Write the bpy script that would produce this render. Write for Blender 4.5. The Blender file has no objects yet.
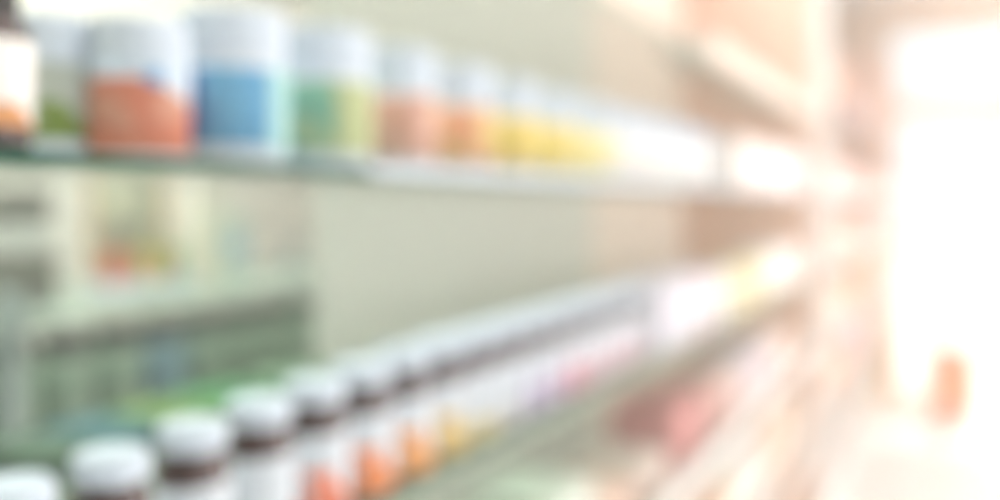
import bpy, bmesh, math, random
from math import sin, cos, pi, radians
random.seed(4)
C = bpy.context.scene.collection
H = 1.45                      # eye height above the floor
F = 900.0                     # focal length in pixels of a 1000 px wide frame
TH = math.atan(445.0 / F)     # the camera looks this far left of the aisle

# ------------------------------------------------------------------ materials
def mat(name, col, rough=0.5, metal=0.0, noise=0.0, nscale=20.0, spec=0.5, coat=0.0):
    m = bpy.data.materials.new(name); m.use_nodes = True
    nt = m.node_tree; b = nt.nodes['Principled BSDF']
    b.inputs['Roughness'].default_value = rough
    b.inputs['Metallic'].default_value = metal
    b.inputs['Specular IOR Level'].default_value = spec
    b.inputs['Coat Weight'].default_value = coat
    tc = nt.nodes.new('ShaderNodeTexCoord')
    n = nt.nodes.new('ShaderNodeTexNoise'); n.inputs['Scale'].default_value = nscale
    nt.links.new(tc.outputs['Object'], n.inputs['Vector'])
    r = nt.nodes.new('ShaderNodeMix'); r.data_type = 'RGBA'
    k = 1.0 - noise
    r.inputs['A'].default_value = (col[0]*k, col[1]*k, col[2]*k, 1)
    r.inputs['B'].default_value = (min(1, col[0]*(1+noise)), min(1, col[1]*(1+noise)), min(1, col[2]*(1+noise)), 1)
    nt.links.new(n.outputs['Fac'], r.inputs['Factor'])
    nt.links.new(r.outputs['Result'], b.inputs['Base Color'])
    return m

def srgb(r, g, b):
    f = lambda c: (c/255/12.92) if c/255 <= 0.04045 else ((c/255+0.055)/1.055)**2.4
    return (f(r), f(g), f(b))

def glass(name, tint, gloss=0.12, body=0.0, bodycol=(0.5, 0.6, 0.5)):
    """sheet glass: tinted see-through, fresnel reflection, a little body colour"""
    m = bpy.data.materials.new(name); m.use_nodes = True
    nt = m.node_tree; nt.nodes.clear()
    out = nt.nodes.new('ShaderNodeOutputMaterial')
    tr = nt.nodes.new('ShaderNodeBsdfTransparent'); tr.inputs['Color'].default_value = (*tint, 1)
    di = nt.nodes.new('ShaderNodeBsdfDiffuse'); di.inputs['Color'].default_value = (*bodycol, 1)
    gl = nt.nodes.new('ShaderNodeBsdfGlossy'); gl.inputs['Roughness'].default_value = 0.08
    m1 = nt.nodes.new('ShaderNodeMixShader'); m1.inputs['Fac'].default_value = body
    m2 = nt.nodes.new('ShaderNodeMixShader')
    fr = nt.nodes.new('ShaderNodeFresnel'); fr.inputs['IOR'].default_value = 1.45
    mu = nt.nodes.new('ShaderNodeMath'); mu.operation = 'MULTIPLY'; mu.inputs[1].default_value = gloss
    nt.links.new(fr.outputs[0], mu.inputs[0]); nt.links.new(mu.outputs[0], m2.inputs['Fac'])
    nt.links.new(tr.outputs[0], m1.inputs[1]); nt.links.new(di.outputs[0], m1.inputs[2])
    nt.links.new(m1.outputs[0], m2.inputs[1]); nt.links.new(gl.outputs[0], m2.inputs[2])
    nt.links.new(m2.outputs[0], out.inputs['Surface'])
    return m

def print_mat(name, base, ink, lo, hi, ink2=None, size=1.0):
    """a printed label: ink between the heights lo and hi (object space), patches of a second ink in it"""
    m = bpy.data.materials.new(name); m.use_nodes = True
    nt = m.node_tree; b = nt.nodes['Principled BSDF']; b.inputs['Roughness'].default_value = 0.7; b.inputs['Specular IOR Level'].default_value = .15
    tc = nt.nodes.new('ShaderNodeTexCoord'); sp = nt.nodes.new('ShaderNodeSeparateXYZ')
    nt.links.new(tc.outputs['Object'], sp.inputs[0])
    a = nt.nodes.new('ShaderNodeMath'); a.operation = 'GREATER_THAN'; a.inputs[1].default_value = lo
    c = nt.nodes.new('ShaderNodeMath'); c.operation = 'LESS_THAN'; c.inputs[1].default_value = hi
    mm = nt.nodes.new('ShaderNodeMath'); mm.operation = 'MULTIPLY'
    nt.links.new(sp.outputs['Z'], a.inputs[0]); nt.links.new(sp.outputs['Z'], c.inputs[0])
    nt.links.new(a.outputs[0], mm.inputs[0]); nt.links.new(c.outputs[0], mm.inputs[1])
    vo = nt.nodes.new('ShaderNodeTexVoronoi'); vo.inputs['Scale'].default_value = 38.0 / size
    nt.links.new(tc.outputs['Object'], vo.inputs['Vector'])
    sx = nt.nodes.new('ShaderNodeSeparateColor'); nt.links.new(vo.outputs['Color'], sx.inputs[0])
    g = nt.nodes.new('ShaderNodeMath'); g.operation = 'GREATER_THAN'; g.inputs[1].default_value = 0.62
    nt.links.new(sx.outputs[0], g.inputs[0])
    r1 = nt.nodes.new('ShaderNodeMix'); r1.data_type = 'RGBA'
    r1.inputs['A'].default_value = (*ink, 1); r1.inputs['B'].default_value = (*(ink2 or base), 1)
    nt.links.new(g.outputs[0], r1.inputs['Factor'])
    r2 = nt.nodes.new('ShaderNodeMix'); r2.data_type = 'RGBA'
    r2.inputs['A'].default_value = (*base, 1)
    nt.links.new(mm.outputs[0], r2.inputs['Factor']); nt.links.new(r1.outputs['Result'], r2.inputs['B'])
    nt.links.new(r2.outputs['Result'], b.inputs['Base Color'])
    return m

WHITE = srgb(238, 240, 242)
M = dict(
    cap=mat('white_plastic', srgb(208, 218, 231), 0.7, noise=0.02, spec=.15),
    white=mat('white_lacquer', srgb(244, 243, 240), 0.35, noise=0.015),
    tub=mat('white_tub_plastic', srgb(212, 221, 232), 0.7, noise=0.02, spec=.15),
    amber=mat('amber_glass', srgb(62, 34, 30), 0.15, noise=0.1, coat=0.5),
    black=mat('black_plastic', srgb(28, 26, 26), 0.4, noise=0.05),
    panel=mat('sage_grey_panel', srgb(212, 215, 205), 0.6, noise=0.03, nscale=6),
    wall=mat('cream_plaster', srgb(236, 234, 222), 0.8, noise=0.02, nscale=5),
    floor=mat('pale_floor_tile', srgb(250, 246, 243), 0.4, noise=0.03, nscale=3),
    ceil=mat('ceiling_white', srgb(240, 238, 232), 0.9, noise=0.01),
    seam=mat('cream_panel', srgb(238, 224, 210), 0.6, noise=.03, nscale=6),
    apricot=mat('apricot_paint', srgb(248, 212, 172), .7, noise=.02),
    beige=mat('beige_laminate', srgb(248, 208, 184), 0.5, noise=0.04, nscale=9),
    peach=mat('peach_laminate', srgb(248, 202, 174), 0.5, noise=0.04, nscale=9),
    teal=mat('green_glass_edge', srgb(8, 78, 62), 0.6, noise=0.08, nscale=30, spec=.1),
    teal2=mat('pale_green_glass_edge', srgb(166, 182, 166), 0.6, noise=0.08, nscale=30, spec=.1),
    steel=mat('grey_steel', srgb(150, 165, 162), 0.4, 0.3, noise=0.05),
    sheet=glass('shelf_glass', (0.84, 0.93, 0.87), 0.5, 0.10, (0.50, 0.62, 0.53)),
    clear=glass('clear_shelf_glass', (0.93, 0.95, 0.93), 0.35, 0.03, (0.7, 0.7, 0.66)),
    pane=glass('door_glass', (0.98, 0.98, 0.98), 0.3),
    rearsheet=glass('rear_shelf_glass', (0.80, 0.90, 0.84), 0.5, 0.25, (0.60, 0.70, 0.62)),
)

# ------------------------------------------------------------------ mesh helpers
def W(x, y, z):               # z given relative to the eye
    return (x, y, z + H)

def link(name, bm, m, parent=None, smooth=False, bevel=0.0, loc=None):
    bmesh.ops.recalc_face_normals(bm, faces=bm.faces)
    me = bpy.data.meshes.new(name); bm.to_mesh(me); bm.free()
    o = bpy.data.objects.new(name, me); C.objects.link(o)
    if smooth:
        for p in me.polygons: p.use_smooth = True
    for mm in (m if isinstance(m, (list, tuple)) else [m]): me.materials.append(mm)
    if parent: o.parent = parent
    if loc: o.location = loc
    if bevel:
        b = o.modifiers.new('edge', 'BEVEL'); b.width = bevel; b.segments = 2; b.limit_method = 'ANGLE'
    return o

def box(bm, x0, x1, y0, y1, z0, z1):
    v = [bm.verts.new(p) for p in ((x0,y0,z0),(x1,y0,z0),(x1,y1,z0),(x0,y1,z0),(x0,y0,z1),(x1,y0,z1),(x1,y1,z1),(x0,y1,z1))]
    for f in ((0,3,2,1),(4,5,6,7),(0,1,5,4),(1,2,6,5),(2,3,7,6),(3,0,4,7)):
        bm.faces.new([v[i] for i in f])

def lathe(bm, prof, n=32, ribs=0, depth=0.0, rib_rng=None):
    rings = []
    for k, (r, z) in enumerate(prof):
        ring = []
        for i in range(n):
            rr = r
            if ribs and rib_rng and rib_rng[0] <= z <= rib_rng[1]: rr = r - depth*(i % 2)
            a = 2*pi*i/n
            ring.append(bm.verts.new((rr*cos(a), rr*sin(a), z)))
        rings.append(ring)
    for a, b in zip(rings, rings[1:]):
        for i in range(n):
            bm.faces.new((a[i], a[(i+1) % n], b[(i+1) % n], b[i]))
    bm.faces.new(list(reversed(rings[0]))); bm.faces.new(rings[-1])

def tube(bm, pts, r, n=10):
    from mathutils import Vector
    pts = [Vector(p) for p in pts]; rings = []
    for i, p in enumerate(pts):
        d = (pts[min(i+1, len(pts)-1)] - pts[max(i-1, 0)]).normalized()
        u = d.cross(Vector((0, 1, 0.01))).normalized(); w = d.cross(u).normalized()
        rings.append([bm.verts.new(p + r*(cos(2*pi*k/n)*u + sin(2*pi*k/n)*w)) for k in range(n)])
    for a, b in zip(rings, rings[1:]):
        for k in range(n): bm.faces.new((a[k], a[(k+1) % n], b[(k+1) % n], b[k]))
    bm.faces.new(rings[0]); bm.faces.new(list(reversed(rings[-1])))

def thing(name, label, cat, loc=(0, 0, 0), group=None):
    o = bpy.data.objects.new(name, None); C.objects.link(o); o.location = loc
    o['label'] = label; o['category'] = cat
    if group: o['group'] = group
    return o

def tag(o, label, cat, group=None):
    o['label'] = label; o['category'] = cat
    if group: o['group'] = group
    return o

def copy_tree(o, parent=None):
    c = o.copy(); C.objects.link(c)
    if parent: c.parent = parent
    for ch in list(o.children): copy_tree(ch, c)
    return c

def structure(name, bm, m, bevel=0.0):
    o = link(name, bm, m, bevel=bevel); o['kind'] = 'structure'; return o

def bx(name, dims, m, parent=None, bevel=0.0, loc=None):
    bm = bmesh.new(); box(bm, *dims); return link(name, bm, m, parent, bevel=bevel, loc=loc)

# ------------------------------------------------------------------ room
YE = 10.3                      # inner face of the entrance wall
XR, XL, YB, ZC = 2.3, -2.3, -2.2, 3.55
bm = bmesh.new(); box(bm, XL-.1, XR+.1, YB-.1, YE+.2, -.1, 0); structure('floor', bm, M['floor'])
bm = bmesh.new(); box(bm, XL-.1, XR+.1, YB-.1, YE+.2, ZC, ZC+.1); structure('ceiling', bm, M['ceil'])
bm = bmesh.new(); box(bm, XL-.1, XL, YB-.1, YE+.2, 0, ZC); structure('wall_left', bm, M['wall'])
bm = bmesh.new(); box(bm, XR, XR+.1, YB-.1, YE+.2, 0, .15); box(bm, XR, XR+.1, YB-.1, YE+.2, 2.6, ZC)
FILL_WIN = ((-.8, 1.8), (2.6, 5.6), (6.4, 9.4))  # invented openings, out of view, added to let in frontal fill light
for a, b in ((YB-.1, -.8), (1.8, 2.6), (5.6, 6.4), (9.4, YE+.2)): box(bm, XR, XR+.1, a, b, .15, 2.6)
structure('wall_right', bm, M['wall'])
for k, (a, b) in enumerate(FILL_WIN):
    bm = bmesh.new(); box(bm, XR+.03, XR+.08, a, a+.05, .15, 2.6); box(bm, XR+.03, XR+.08, b-.05, b, .15, 2.6)
    box(bm, XR+.03, XR+.08, a+.05, b-.05, .15, .20); box(bm, XR+.03, XR+.08, a+.05, b-.05, 2.55, 2.6)
    w_ = structure(f'window_{k+1}', bm, M['white'])
    bx('window_glass', (XR+.05, XR+.055, a+.05, b-.05, .20, 2.55), M['pane'], w_)
bm = bmesh.new(); box(bm, XL, XR, YB-.1, YB, 0, ZC); structure('wall_back', bm, M['wall'])
DX0, DX1, DZ = -.56, 1.9, 3.25   # entrance opening
bm = bmesh.new()
box(bm, XL, DX0, YE, YE+.2, 0, ZC); box(bm, DX1, XR, YE, YE+.2, 0, ZC); box(bm, DX0, DX1, YE, YE+.2, DZ, ZC)
structure('wall_front', bm, M['apricot'])
# entrance: frame with a transom bar and glass
d = bx('door_1', (DX0, DX0+.06, YE+.02, YE+.14, 0, DZ), M['white'], bevel=.004); d['kind'] = 'structure'
for nm, dm in (('door_frame', (DX1-.06, DX1, YE+.02, YE+.14, 0, DZ)), ('door_frame', (DX0+.06, DX1-.06, YE+.02, YE+.14, DZ-.06, DZ)),
               ('transom_bar', (DX0+.06, DX1-.06, YE+.0, YE+.16, 2.30, 2.48)), ('door_frame', (.40, .50, YE+.02, YE+.14, 0, 2.30))):
    bx(nm, dm, M['beige'] if nm == 'transom_bar' else M['white'], d, bevel=.004)
bx('door_glass', (DX0+.06, .40, YE+.07, YE+.08, .02, 2.30), M['pane'], d)
bx('door_glass', (.50, DX1-.06, YE+.07, YE+.08, .02, 2.30), M['pane'], d)
bx('door_glass', (DX0+.06, DX1-.06, YE+.07, YE+.08, 2.48, DZ-.06), M['pane'], d)
bm = bmesh.new(); box(bm, -12, 12, YE+.2, YE+30, -.1, -.01); structure('pavement', bm, mat('pale_paving', srgb(225, 220, 212), .8, noise=.04))

# ------------------------------------------------------------------ shelving units
def glass_shelf(parent, y0, y1, zb, xf, xb, rail=False, edge='teal', sheet='sheet', t=.007):
    s = bx('glass_shelf', (xb, xf-.004, y0, y1, zb, zb+t), M[sheet], parent, loc=None)
    bx('front_edge', (xf-.004, xf, y0, y1, zb-.0005, zb+t+.0005), M[edge], s)
    if rail: bx('price_rail', (xf+.0005, xf+.008, y0+.01, y1-.01, zb-.018, zb+.022), M['white'], s, bevel=.001)
    return s

XF, XBK = -.455, -.95
Y1A, Y1B = -.35, 3.62
ZS = {'high': .300, 'top': .020, 'mid': -.290, 'low': -.560, 'bottom': -.90}
u1 = thing('shelving_unit', 'long white shelving unit with green glass shelves, nearest, in front of the post', 'shelves', (0, 0, 0))
bx('back_panel', (XBK-.02, XBK, 1.24, 2.55, .10, 2.6), M['panel'], u1, bevel=.003)
bx('back_panel', (XBK-.02, XBK, 2.552, Y1B, .10, 2.6), M['seam'], u1, bevel=.003)['label'] = 'cream back panel'
bx('end_panel', (XBK, XF-.005, Y1B, Y1B+.03, .10, 2.6), M['beige'], u1)['label'] = 'beige end panel'
bx('upright', (XF-.055, XF+.05, Y1B+.031, Y1B+.11, 0, 2.62), M['white'], u1, bevel=.004)
bx('upright', (XF-.06, XF-.01, Y1A-.05, Y1A, 0, 2.62), M['white'], u1, bevel=.004)
bx('upright', (XBK-.02, XBK+.02, Y1A-.05, Y1A, 0, 2.62), M['white'], u1, bevel=.004)
bx('plinth', (XBK, XF-.02, Y1A, Y1B, 0, .10), M['white'], u1, bevel=.003)
for k, z in ZS.items():
    s_ = glass_shelf(u1, Y1A, Y1B, H+z, XF, XBK, rail=(k in ('low', 'bottom')),
                edge='teal' if k == 'top' else 'teal2', sheet='sheet' if k == 'mid' else 'clear')
    if k == 'top': bx('price_rail', (XF+.0005, XF+.004, .66, Y1B-.01, H+z+.002, H+z+.011), M['tub'], s_, bevel=.001)

Y2A, Y2B = Y1B+.12, 10.1
u2 = thing('shelving_unit', 'white shelving unit beyond the post, reaching to the bright entrance', 'shelves', (0, 0, 0))
bx('back_panel', (XBK-.02, XBK, Y2A, Y2B, .10, 2.9), M['peach'], u2, bevel=.003)
bx('plinth', (XBK, XF-.02, Y2A, Y2B, 0, .10), M['white'], u2, bevel=.003)
bx('end_panel', (XBK, XF, Y2B, Y2B+.03, 0, 2.9), M['beige'], u2)
ZS2 = {'high': .46, 'top': .025, 'mid': -.290, 'low': -.60, 'bottom': -.95}
for k, z in ZS2.items():
    glass_shelf(u2, Y2A, Y2B-.005, H+z, XF, XBK, rail=(k != 'high'), edge='teal2', sheet='clear')

# rear unit seen through the open back
u3 = thing('shelving_unit', 'low rear glass shelving seen behind the white capped bottles', 'shelves', (0, 0, 0))
RX0, RX1, RY0, RY1 = -1.78, -1.22, .2, 2.2
for (x, y) in ((RX1+.0, .845), (RX1, RY1), (RX1, RY0), (RX0-.03, .845), (RX0-.03, RY1), (RX0-.03, RY0)):
    bx('upright', (x, x+.03, y-.015, y+.015, 0, H-.13), M['steel'], u3, bevel=.003)
for z in (-.195, -.405, -.75):
    glass_shelf(u3, RY0+.016, RY1-.016, H+z, RX1, RX0, edge='teal2', sheet='rearsheet', t=.008)

# ------------------------------------------------------------------ bottle and jar kinds
def bottle(loc, label_m, label, group, r=.0285):
    t = thing('supplement_bottle', label, 'bottle', loc, group)
    bm = bmesh.new()
    lathe(bm, [(r*.93, 0), (r, .004), (r, .080), (r*.97, .086), (r*.88, .094), (r*.80, .100), (r*.80, .110)])
    b = link('body', bm, M['amber'], t, smooth=True)
    bm = bmesh.new(); lathe(bm, [(r+.0004, .006), (r+.0009, .0062), (r+.0009, .0795), (r+.0004, .0798)])
    link('label', bm, label_m, t, smooth=True)
    bm = bmesh.new()
    lathe(bm, [(r*.90, .104), (r*.93, .105), (r*.93, .1180), (r*.90, .1210), (r*.82, .1228), (r*.78, .1225), (r*.5, .1222)], 72, 1, .0006, (.1045, .1178))
    link('cap', bm, M['cap'], t, smooth=False)
    return t

def jar(loc, label_m, label, group, r=.048, h=.125, cap='cap', body='tub', kind='supplement_jar', cat='jar', neck=.9, lab=(.14, .66), capn=.30):
    """wide mouthed tub with a screw cap; h is the whole height"""
    t = thing(kind, label, cat, loc, group)
    hb = h*(1-capn)
    bm = bmesh.new()
    lathe(bm, [(r*.92, 0), (r, .005), (r, hb*.86), (r*.98, hb*.92), (r*neck, hb*.99), (r*neck, hb+.006)], 40)
    link('body', bm, M[body], t, smooth=True)
    bm = bmesh.new(); lathe(bm, [(r+.0004, h*lab[0]), (r+.001, h*lab[0]+.0003), (r+.001, h*lab[1]-.0003), (r+.0004, h*lab[1])], 40)
    link('label', bm, label_m, t, smooth=True)
    bm = bmesh.new()
    rc = r*(neck+.04)
    lathe(bm, [(rc*.97, hb+.001), (rc, hb+.003), (rc, h-.006), (rc*.97, h-.001), (rc*.9, h), (rc*.5, h-.0006)], 80, 1, .0007, (hb+.002, h-.0065))
    link('cap', bm, M[cap], t, smooth=False)
    return t

def carton(loc, size, m, label, group, kind='carton', cat='box', flap=None, rot=0.0):
    """tuck-top carton: body with printed faces, a slightly proud lid flap with its side tabs' seam"""
    t = thing(kind, label, cat, loc, group); t.rotation_euler = (0, 0, rot)
    sx, sy, sz = size
    bm = bmesh.new(); box(bm, -sx/2, sx/2, -sy/2, sy/2, 0, sz)
    link('body', bm, m, t, bevel=.0015)
    bm = bmesh.new(); box(bm, -sx/2+.0015, sx/2+.0007, -sy/2+.002, sy/2-.002, sz, sz+.0009)
    box(bm, sx/2, sx/2+.0007, -sy/2+.002, sy/2-.002, sz-.014, sz)
    link('lid_flap', bm, flap or m, t)
    return t

def at(px, d):                # where the line of sight of column px meets the vertical plane X = -d
    r = (px-500)/F
    return d*(cos(TH)+r*sin(TH))/(sin(TH)-r*cos(TH))

# ------------------------------------------------------------------ mid shelf: row of white-capped bottles
zm = ZS['mid'] + .0075
LM = {}
def lm(key, base, ink, lo, hi, ink2=None):
    if key not in LM: LM[key] = print_mat('label_'+key, base, ink, lo, hi, ink2)
    return LM[key]
paper = srgb(212, 218, 226)
specs = [('grey', srgb(205, 210, 215), 'plain pale grey'), ('grey', None, 'pale grey'), ('brick', srgb(205, 110, 100), 'red striped white'),
         ('rose', srgb(222, 120, 118), 'rose banded white'), ('salmon', srgb(236, 140, 112), 'salmon banded white'),
         ('orange', srgb(240, 150, 100), 'bright orange'), ('amber', srgb(240, 172, 110), 'light orange'),
         ('ochre', srgb(226, 196, 128), 'ochre yellow'), ('sand', srgb(222, 208, 160), 'sand coloured'),
         ('mist', srgb(214, 210, 212), 'misty white'), ('lilac', srgb(200, 188, 214), 'lilac'), ('violet', srgb(208, 184, 208), 'soft violet'),
         ('pink', srgb(228, 164, 176), 'bright pink'), ('blush', srgb(226, 196, 204), 'blush pink')]
ordn = ['first', 'second', 'third', 'fourth', 'fifth', 'sixth', 'seventh', 'eighth', 'ninth', 'tenth', 'eleventh', 'twelfth', 'thirteenth', 'fourteenth', 'fifteenth', 'sixteenth',
        'seventeenth', 'eighteenth', 'nineteenth', 'twentieth', 'twenty-first', 'twenty-second', 'twenty-third', 'twenty-fourth']
cols = {}
for k, c, n in specs:
    if c: cols[k] = c
y = .352
i = 0
while y < 1.58:
    k, _, n = specs[min(i, len(specs)-1)]
    hi = .050 if k in ('salmon', 'orange', 'amber', 'ochre', 'pink', 'blush', 'lilac', 'violet') else .03
    m = lm(k, paper, cols[k], .008, hi, None)
    if i >= len(specs): n = 'pale pink'
    sc = .93 + .15*min(1, max(0, (y-.42)/.40))
    b_ = bottle(W(-.5, y, zm), m, f'white capped amber bottle with {n} label, {ordn[i]} from the left in its row', 'white capped bottles on the middle shelf'); b_.scale = (sc, sc, sc)
    y += .0725; i += 1
# cartons further along the mid shelf
row = [(1.66, .10, .118, srgb(222, 218, 230), 'lilac white'), (1.79, .11, .125, srgb(226, 224, 232), 'plain white'), (1.93, .12, .12, srgb(228, 212, 220), 'pinkish white'),
       (2.08, .12, .122, srgb(226, 226, 230), 'cool white'), (2.25, .15, .105, srgb(230, 220, 188), 'pale yellow'), (2.44, .15, .108, srgb(230, 218, 178), 'buttery yellow'),
       (2.64, .16, .11, srgb(240, 232, 200), 'cream'), (2.86, .17, .125, srgb(248, 246, 244), 'large white'), (3.08, .17, .13, srgb(250, 244, 242), 'tall white'), (3.32, .18, .12, srgb(248, 238, 232), 'ivory')]
for (y, w, h, c, n) in row:
    m = print_mat('print_'+n.replace(' ', '_'), c, tuple(v*.93 for v in c), .01, h*.6)
    carton(W(-.52, y, zm), (.11, w, h), m, f'{n} carton standing past the bottles on the middle shelf', 'cartons past the bottle row')
# low packs lying behind the bottles
for (px, d, c, n, w) in ((108, .86, srgb(66, 104, 108), 'blue green', .09), (168, .86, srgb(98, 126, 70), 'yellow green', .09), (228, .86, srgb(66, 122, 80), 'bright green', .12), (300, .86, srgb(98, 126, 100), 'pale green', .14), (40, .86, srgb(76, 98, 82), 'dull green', .08)):
    yy = at(px, d)
    m = print_mat('pack_'+n.replace(' ', '_'), c, tuple(v*.8 for v in c), .005, .02)
    carton(W(-d, yy, zm), (.13, w, .022), m, f'flat {n} pack lying behind the white capped bottles', 'flat packs behind the bottles', kind='flat_pack')

def patch(parent, name, r, a0, a1, lo, hi, m, n=14):
    """a printed shape wrapped round a jar: angles in degrees, lo and hi give the heights along it"""
    bm = bmesh.new(); rows = []
    for i in range(n+1):
        u = i/n; a = radians(a0+(a1-a0)*u); zl_, zh = lo(u), hi(u)
        rows.append([bm.verts.new((q*cos(a), q*sin(a), z)) for q, z in ((r, zl_), (r, zh), (r+.0005, zh), (r+.0005, zl_))])
    for p, q in zip(rows, rows[1:]):
        for k in range(4): bm.faces.new((p[k], q[k], q[(k+1) % 4], p[(k+1) % 4]))
    bm.faces.new(rows[0]); bm.faces.new(rows[-1])
    return link(name, bm, m, parent, smooth=False)

# ------------------------------------------------------------------ top shelf: jars
zt = ZS['top'] + .0075
def tl(key, base, ink, h, a, b, ink2=None):
    return print_mat('jarlabel_'+key, base, ink, h*a, h*b, ink2)
jar(W(-.50, at(-18, .50), zt), tl('cream', srgb(240, 236, 232), srgb(225, 160, 110), .09, .1, .3), 'small dark bottle with a black cap and white label at the shelf end', 'containers on the upper glass shelf',
    r=.026, h=.098, cap='black', body='amber', kind='dark_bottle', cat='bottle', neck=.7, capn=.2)
jar(W(-.585, at(50, .585), zt), tl('moss', srgb(175, 182, 172), srgb(118, 140, 62), .1, .1, .42), 'small jar with grey and moss green label behind the orange one', 'containers on the upper glass shelf',
    r=.030, h=.105)
oj = jar(W(-.54, at(139, .54), zt), tl('orange', srgb(205, 218, 232), srgb(206, 128, 104), .1, .0, .60, srgb(208, 150, 128)), 'white capped jar with orange red label, left of the blue one', 'containers on the upper glass shelf', r=.0355, h=.104, neck=.97, lab=(.06, .72))
patch(oj, 'printed_swoosh', .0369, -62, 35, lambda u: .072-.030*u**.7, lambda u: .0745, mat('pale_blue_print', srgb(206, 219, 233), .6, spec=.15))
patch(oj, 'printed_spot', .0377, -38, -14, lambda u: .060-.006*sin(pi*u), lambda u: .060+.006*sin(pi*u), mat('blue_print', srgb(104, 158, 206), .6, spec=.15))
js = [(232, .045, .128, 'blue', srgb(108, 168, 204), srgb(104, 164, 206), 'bright blue'),
      (323, .046, .134, 'green', srgb(124, 176, 150), srgb(172, 192, 148), 'green'),
      (399, .041, .136, 'rust', srgb(208, 156, 136), srgb(218, 176, 160), 'rust orange'),
      (459, .042, .136, 'tangerine', srgb(226, 160, 124), srgb(222, 192, 134), 'tangerine and gold'),
      (509, .040, .136, 'gold', srgb(226, 200, 112), srgb(232, 208, 130), 'golden yellow'),
      (550, .040, .136, 'yellow', srgb(236, 210, 116), srgb(232, 216, 150), 'lemon yellow'),
      (586, .040, .136, 'straw', srgb(240, 224, 156), srgb(240, 230, 184), 'straw yellow')]
for (y, r, h, k, a, b, n) in js:
    j_ = jar(W(-.54, at(y, .54), zt), tl(k, srgb(236, 238, 240), a, h, .12, .62, b), f'white tub with wide white cap and {n} label on the upper shelf', 'containers on the upper glass shelf', r=r, h=h, neck=.97, lab=(.10, .64), capn=.30)
    if k == 'blue':
        patch(j_, 'printed_band', r+.0014, -122, -78, lambda u: .018, lambda u: .090-.018*u, mat('deep_blue_print', srgb(66, 98, 172), .6, spec=.15))
        patch(j_, 'printed_margin', r+.0014, -8, 42, lambda u: .014, lambda u: .080, mat('aqua_print', srgb(170, 212, 214), .6, spec=.15))
    if k == 'green':
        patch(j_, 'printed_margin', r+.0014, -38, 42, lambda u: .016, lambda u: .081, mat('olive_print', srgb(182, 190, 142), .6, spec=.15))
y = at(589, .54) + .12
for i in range(6):
    k = ['shell', 'rose_white', 'ivory', 'milk', 'cream_white', 'pearl'][i]
    c = [srgb(244, 232, 222), srgb(244, 228, 226), srgb(246, 240, 226), srgb(244, 242, 240), srgb(244, 236, 226), srgb(242, 238, 244)][i]
    jar(W(-.54, y, zt), tl(k, srgb(243, 242, 240), c, .134, .12, .62), f'white tub with faint {k.replace("_", " ")} label, {ordn[i]} past the yellow labels', 'containers on the upper glass shelf', r=.042, h=.136, lab=(.10, .64))
    y += .118
for i, (w, h, c, n) in enumerate([(.13, .13, srgb(246, 240, 236), 'white'), (.14, .125, srgb(246, 232, 230), 'blush white'), (.14, .13, srgb(248, 242, 236), 'ivory'), (.15, .12, srgb(246, 238, 244), 'lilac white'),
                                  (.15, .125, srgb(246, 236, 228), 'cream'), (.15, .15, srgb(252, 250, 250), 'tall brilliant white'), (.15, .12, srgb(244, 230, 240), 'pale lilac')]):
    y += w*.5
    m = print_mat('upper_'+n.replace(' ', '_'), c, tuple(v*.94 for v in c), .01, h*.5)
    carton(W(-.51, y, zt), (.10, w-.006, h), m, f'{n} carton past the tubs on the upper glass shelf', 'cartons on the upper glass shelf')
    y += w*.5 + .02

# high shelf: low trays
y = 2.1
k = 0
while y < 3.45:
    c = [srgb(234, 218, 206), srgb(236, 214, 200), srgb(230, 220, 210)][k % 3]
    n = ['cream', 'peach white', 'bone white'][k % 3]
    m = print_mat(f'high_{k}', c, tuple(v*.95 for v in c), .01, .03)
    carton(W(-.52, y, ZS['high']+.0075), (.12, .20, .062), m, f'low {n} carton on the highest shelf, {ordn[k]} from the left', 'low cartons on the highest shelf')
    y += .222; k += 1

# low shelf: red boxes, white ones
zl = ZS['low'] + .0075
for (y, w, h, c, n) in ((1.02, .16, .12, srgb(232, 228, 220), 'stone grey'), (1.24, .16, .12, srgb(224, 226, 218), 'pale grey'), (1.45, .15, .06, srgb(238, 206, 192), 'salmon'), (1.66, .16, .06, srgb(230, 212, 204), 'dusty rose'),
                        (1.90, .20, .12, srgb(216, 156, 152), 'rose red'), (2.20, .20, .11, srgb(226, 186, 178), 'pale salmon'),
                        (2.48, .20, .10, srgb(232, 218, 216), 'greyish white'), (2.72, .20, .10, srgb(230, 218, 230), 'lilac white'), (2.97, .22, .12, srgb(238, 222, 218), 'large white'), (3.24, .22, .10, srgb(238, 212, 198), 'blush')):
    m = print_mat('lower_'+n.replace(' ', '_'), c, tuple(v*.9 for v in c), .01, h*.55)
    carton(W(-.56, y, zl), (.14, w, h), m, f'{n} carton on the shelf below the bottles', 'cartons on the lower shelf')
zb = ZS['bottom'] + .0075
for i in range(8):
    y = 1.75 + i*.235
    n = ['white', 'beige', 'peach', 'ivory'][i % 4]
    c = [srgb(246, 242, 240), srgb(232, 212, 194), srgb(240, 208, 186), srgb(244, 238, 226)][i % 4]
    m = print_mat(f'base_{n}_{i}', c, tuple(v*.92 for v in c), .01, .08)
    carton(W(-.58, y, zb), (.16, .21, .16), m, f'{n} carton on the bottom shelf before the post, {ordn[i]} from the left', 'cartons on the bottom shelf')

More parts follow.
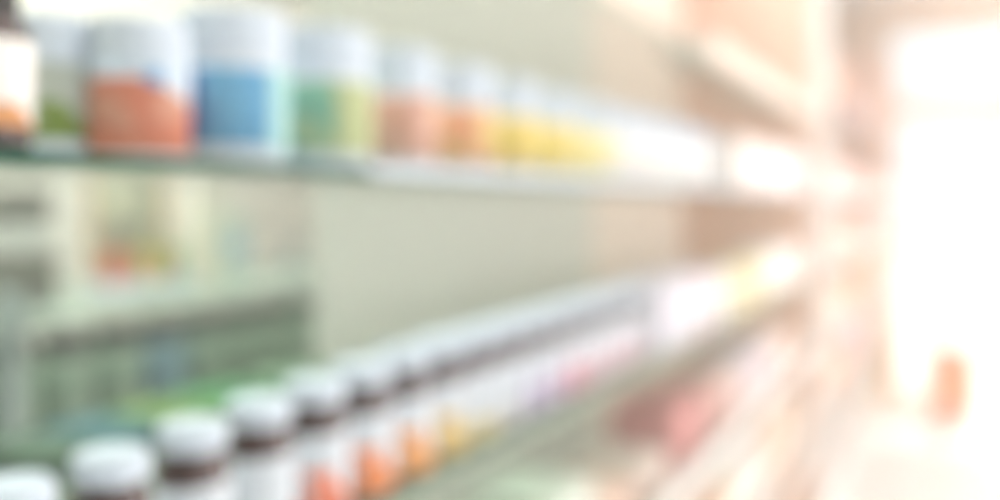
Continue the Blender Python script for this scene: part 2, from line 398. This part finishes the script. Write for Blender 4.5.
# bay beyond the post
palette = [('peach', srgb(246, 206, 180)), ('white', srgb(250, 246, 244)), ('apricot', srgb(246, 190, 152)), ('lilac white', srgb(246, 234, 248)), ('cream', srgb(250, 236, 214)), ('salmon pink', srgb(244, 192, 176))]
for si, (k, z) in enumerate(ZS2.items()):
    y = Y2A + .12; n = 0
    while y < Y2B - .5:
        w = random.uniform(.26, .36); h = random.uniform(.12, .22) if k != 'top' else random.uniform(.10, .16)
        if k == 'high': w, h = .24, .12
        pn, pc = palette[(n*5 + si*2 + random.randrange(2)) % 6]
        key = 'far_' + pn.replace(' ', '_')
        if key not in LM: LM[key] = print_mat(key, pc, tuple(v*.93 for v in pc), .01, .07)
        where = {'high': 'highest', 'top': 'eye level', 'mid': 'middle', 'low': 'lower', 'bottom': 'bottom'}[k]
        carton(W(-.54, y + w/2, z+.0075), (.12, w, h), LM[key], f'{pn} carton beyond the post, {ordn[n]} along the {where} shelf', f'cartons beyond the post on the {where} shelf')
        y += w + random.uniform(.02, .12) + (.35 if k == 'high' else 0); n += 1

# ------------------------------------------------------------------ rear unit contents
zr = -.405 + .0085
sage = print_mat('sage_label', srgb(160, 176, 158), srgb(140, 160, 142), .03, .12)
blue = print_mat('dull_blue_label', srgb(146, 170, 174), srgb(122, 152, 166), .03, .12)
y = .60
for i in range(13):
    jar(W(-1.30, y, zr), blue if i == 6 else sage, f'dark lidded jar with {"dull blue" if i == 6 else "sage green"} label, {ordn[i]} from the left on the rear shelf', 'dark lidded jars on the rear shelf',
        r=.042, h=.175, cap='black', body='amber', kind='dark_lidded_jar', capn=.14, lab=(.04, .82))
    y += .103
# counter display with coloured packets
zq = -.195 + .0085
dd = 1.52
y0 = at(104, dd); y1 = at(178, dd)
t = thing('display_stand', 'upright cardboard display with orange side posts and a round cream sign', 'display', W(-dd, (y0+y1)/2, zq))
hw = (y1-y0)/2
bx('base', (-.05, .05, -hw, hw, 0, .02), M['tub'], t, bevel=.002)
bx('back_board', (-.05, -.045, -hw, hw, .02, .235), mat('grey_sage_board', srgb(190, 192, 172), .6, noise=.05), t, bevel=.001)
om = mat('orange_card', srgb(226, 192, 150), .6, noise=.08)
for s in (-1, 1): bx('side_post', (-.045, -.033, s*hw-.004, s*hw+.004, .02, .235), om, t, bevel=.001)
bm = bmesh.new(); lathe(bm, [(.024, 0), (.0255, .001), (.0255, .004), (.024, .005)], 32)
o = link('round_sign', bm, mat('cream_card', srgb(250, 248, 222), .5, noise=.02), t, loc=(-.044, -hw+.06, .185)); o.rotation_euler = (0, pi/2, 0)  # pale disc stands in for a lamp reflected on the board
bx('grey_card', (-.0445, -.042, -hw+.045, hw-.05, .085, .145), mat('grey_card', srgb(160, 164, 152), .6, noise=.05), t)
pk = [('rust', srgb(196, 110, 70)), ('dusty pink', srgb(206, 150, 130)), ('lime', srgb(176, 190, 70)), ('orange', srgb(226, 140, 80)), ('leaf green', srgb(96, 158, 92))]
for i, (n, c) in enumerate(pk):
    yy = -hw + .028 + i*(2*hw-.056)/4
    carton(W(-dd+.0, (y0+y1)/2 + yy, zq+.02), (.05, .030, .05 if i % 2 else .058), mat('packet_'+n.replace(' ', '_'), c, .5, noise=.05), f'small {n} packet standing in the cardboard display', 'packets in the display', kind='packet', cat='packet')
# white and blue cartons right of the display, grey ones at the left
for (px, d, w, h, c, ink, n, a, b) in ((200, 1.50, .085, .205, srgb(240, 236, 222), srgb(236, 230, 212), 'tall cream', .02, .1),
                                 (226, 1.50, .075, .15, srgb(206, 222, 214), srgb(176, 206, 226), 'pale green and blue', .055, .10)):
    carton(W(-d, at(px, d), zq), (.06, w, h), print_mat('rear_'+n.replace(' ', '_'), c, ink, a, b, ink), f'{n} carton beside the cardboard display', 'cartons on the rear shelf')
g1 = print_mat('rear_grey', srgb(128, 128, 116), srgb(112, 112, 102), .0, .055)
carton(W(-1.5, at(6, 1.5), zq), (.10, .13, .09), g1, 'dark grey carton at the left end of the rear shelf', 'cartons on the rear shelf')
carton(W(-1.5, at(8, 1.5), zq+.091), (.08, .10, .055), mat('pale_grey_card', srgb(214, 216, 210), .6, noise=.03), 'pale grey box on top of the dark grey carton', 'cartons on the rear shelf')
carton(W(-1.5, at(9, 1.5), zq+.147), (.08, .11, .055), g1, 'dark grey box topmost of the stack at the left end', 'cartons on the rear shelf')

# ------------------------------------------------------------------ aisle: yellow stand and orange bin
t = thing('display_rack', 'slim pale yellow tube rack standing in the bright aisle', 'rack', (-.265, 6.75, 0))
ym = mat('pale_yellow_paint', srgb(248, 222, 140), .4, noise=.03)
ap = mat('apricot_board', srgb(246, 206, 160), .5, noise=.04)
bm = bmesh.new(); pts = [(-.15, 0, .0)] + [(-.15, 0, 1.05)] + [(-.15*cos(a), 0, 1.05+.13*sin(a)) for a in [pi*k/12 for k in range(1, 12)]] + [(.15, 0, 1.05), (.15, 0, 0)]
tube(bm, pts, .016); link('frame', bm, ym, t, smooth=True)
for s in (-1, 1):
    bm = bmesh.new(); tube(bm, [(s*.15, -.14, .016), (s*.15, .14, .016)], .015)
    link('foot', bm, ym, t, smooth=True)
bx('tray', (-.134, .134, -.10, .10, .10, .125), ap, t, bevel=.003)
bx('panel', (-.134, -.02, -.012, .012, .126, .48), ap, t, bevel=.003)

t = thing('waste_bin', 'orange tapered bin standing on the pale floor of the aisle', 'bin', (.045, 6.85, 0))
ob = mat('orange_plastic', srgb(252, 160, 80), .45, noise=.05)
bm = bmesh.new()
lathe(bm, [(.105, 0), (.115, .006), (.128, .42), (.121, .42), (.109, .014), (.05, .012)], 40); link('bucket', bm, ob, t, smooth=True)
bm = bmesh.new(); lathe(bm, [(.126, .415), (.134, .418), (.134, .438), (.126, .441), (.117, .440), (.117, .421)], 40); link('rim', bm, mat('dark_orange_plastic', srgb(236, 150, 96), .4, noise=.03), t, smooth=True)

# ------------------------------------------------------------------ light
def area(name, loc, size, power, col, rot=(0, 0, 0), sy=None):
    l = bpy.data.lights.new(name, 'AREA'); l.shape = 'RECTANGLE'; l.size = size; l.size_y = sy or size
    l.energy = power; l.color = col
    o = bpy.data.objects.new(name, l); C.objects.link(o); o.location = loc; o.rotation_euler = rot
    return o
area('ceiling_lamp_near', (.9, .6, ZC-.03), 1.2, 11.5, (.88, .99, 1.0), sy=2.4)
area('ceiling_lamp_rear', (-1.6, .9, ZC-.03), .6, 125, (.99, 1.0, .95), sy=2.0)
area('ceiling_lamp_mid', (.7, 2.5, ZC-.03), 1.2, 42, (1.0, .87, .82), sy=1.6)
area('ceiling_lamp_far', (.7, 7.6, ZC-.03), 1.4, 60, (1.0, .85, .75), sy=3.0)
area('entrance_daylight', (.7, YE-.05, 1.7), 2.3, 50, (1.0, .86, .76), rot=(radians(90), 0, pi), sy=3.0)
area('window_daylight', (XR-.02, .5, 1.37), 2.4, 15.5, (.88, .97, 1.0), rot=(0, radians(90), 0), sy=2.5)  # added cool fill from the side for the near shelves and back panel
area('window_sunlight', (XR-.02, 4.1, 1.37), 2.4, 108, (1.0, .86, .80), rot=(0, radians(90), 0), sy=2.9)  # added warm side fill to brighten the post and the cartons before it

area('window_sunlight', (XR-.02, 7.9, 1.37), 2.4, 60, (1.0, .82, .70), rot=(0, radians(90), 0), sy=2.9)  # added warm side fill for the bay beyond the post and the haze
sl = bpy.data.lights.new('sun', 'SUN'); sl.energy = 8; sl.color = (1.0, .90, .80); sl.angle = radians(3)
so = bpy.data.objects.new('sun', sl); C.objects.link(so); so.location = (1, 14, 6); so.rotation_euler = (radians(-55), 0, radians(-6))
hz = bpy.data.materials.new('bright_haze'); hz.use_nodes = True
nt = hz.node_tree; nt.nodes.clear()
ou = nt.nodes.new('ShaderNodeOutputMaterial'); vs = nt.nodes.new('ShaderNodeVolumeScatter')
vs.inputs['Color'].default_value = (1, .95, .91, 1); vs.inputs['Density'].default_value = .12; vs.inputs['Anisotropy'].default_value = .3
nt.links.new(vs.outputs[0], ou.inputs['Volume'])
bm = bmesh.new(); box(bm, XL+.01, XR-.03, YB+.01, YE-.06, .01, ZC-.04)
o = link('haze', bm, hz); o['kind'] = 'stuff'; tag(o, 'thin bright haze filling the aisle towards the entrance', 'haze')

w = bpy.data.worlds.new('daylight'); bpy.context.scene.world = w; w.use_nodes = True
bg = w.node_tree.nodes['Background']; bg.inputs[0].default_value = (1.0, .97, .94, 1); bg.inputs[1].default_value = 2.3

# ------------------------------------------------------------------ camera
cam = bpy.data.cameras.new('camera'); co = bpy.data.objects.new('camera', cam); C.objects.link(co)
co.location = (0, 0, H); co.rotation_euler = (pi/2, 0, TH)
cam.sensor_width = 36; cam.lens = 36*F/1000; cam.shift_y = -.05; cam.clip_start = .01
cam.dof.use_dof = True; cam.dof.focus_distance = .25; cam.dof.aperture_fstop = 2.5
bpy.context.scene.camera = co
s = bpy.context.scene
s.view_settings.view_transform = 'Standard'; s.view_settings.look = 'None'; s.view_settings.gamma = 1
s.view_settings.use_curve_mapping = False; s.view_settings.exposure = 0.06
s.cycles.max_bounces = 10; s.cycles.transparent_max_bounces = 24
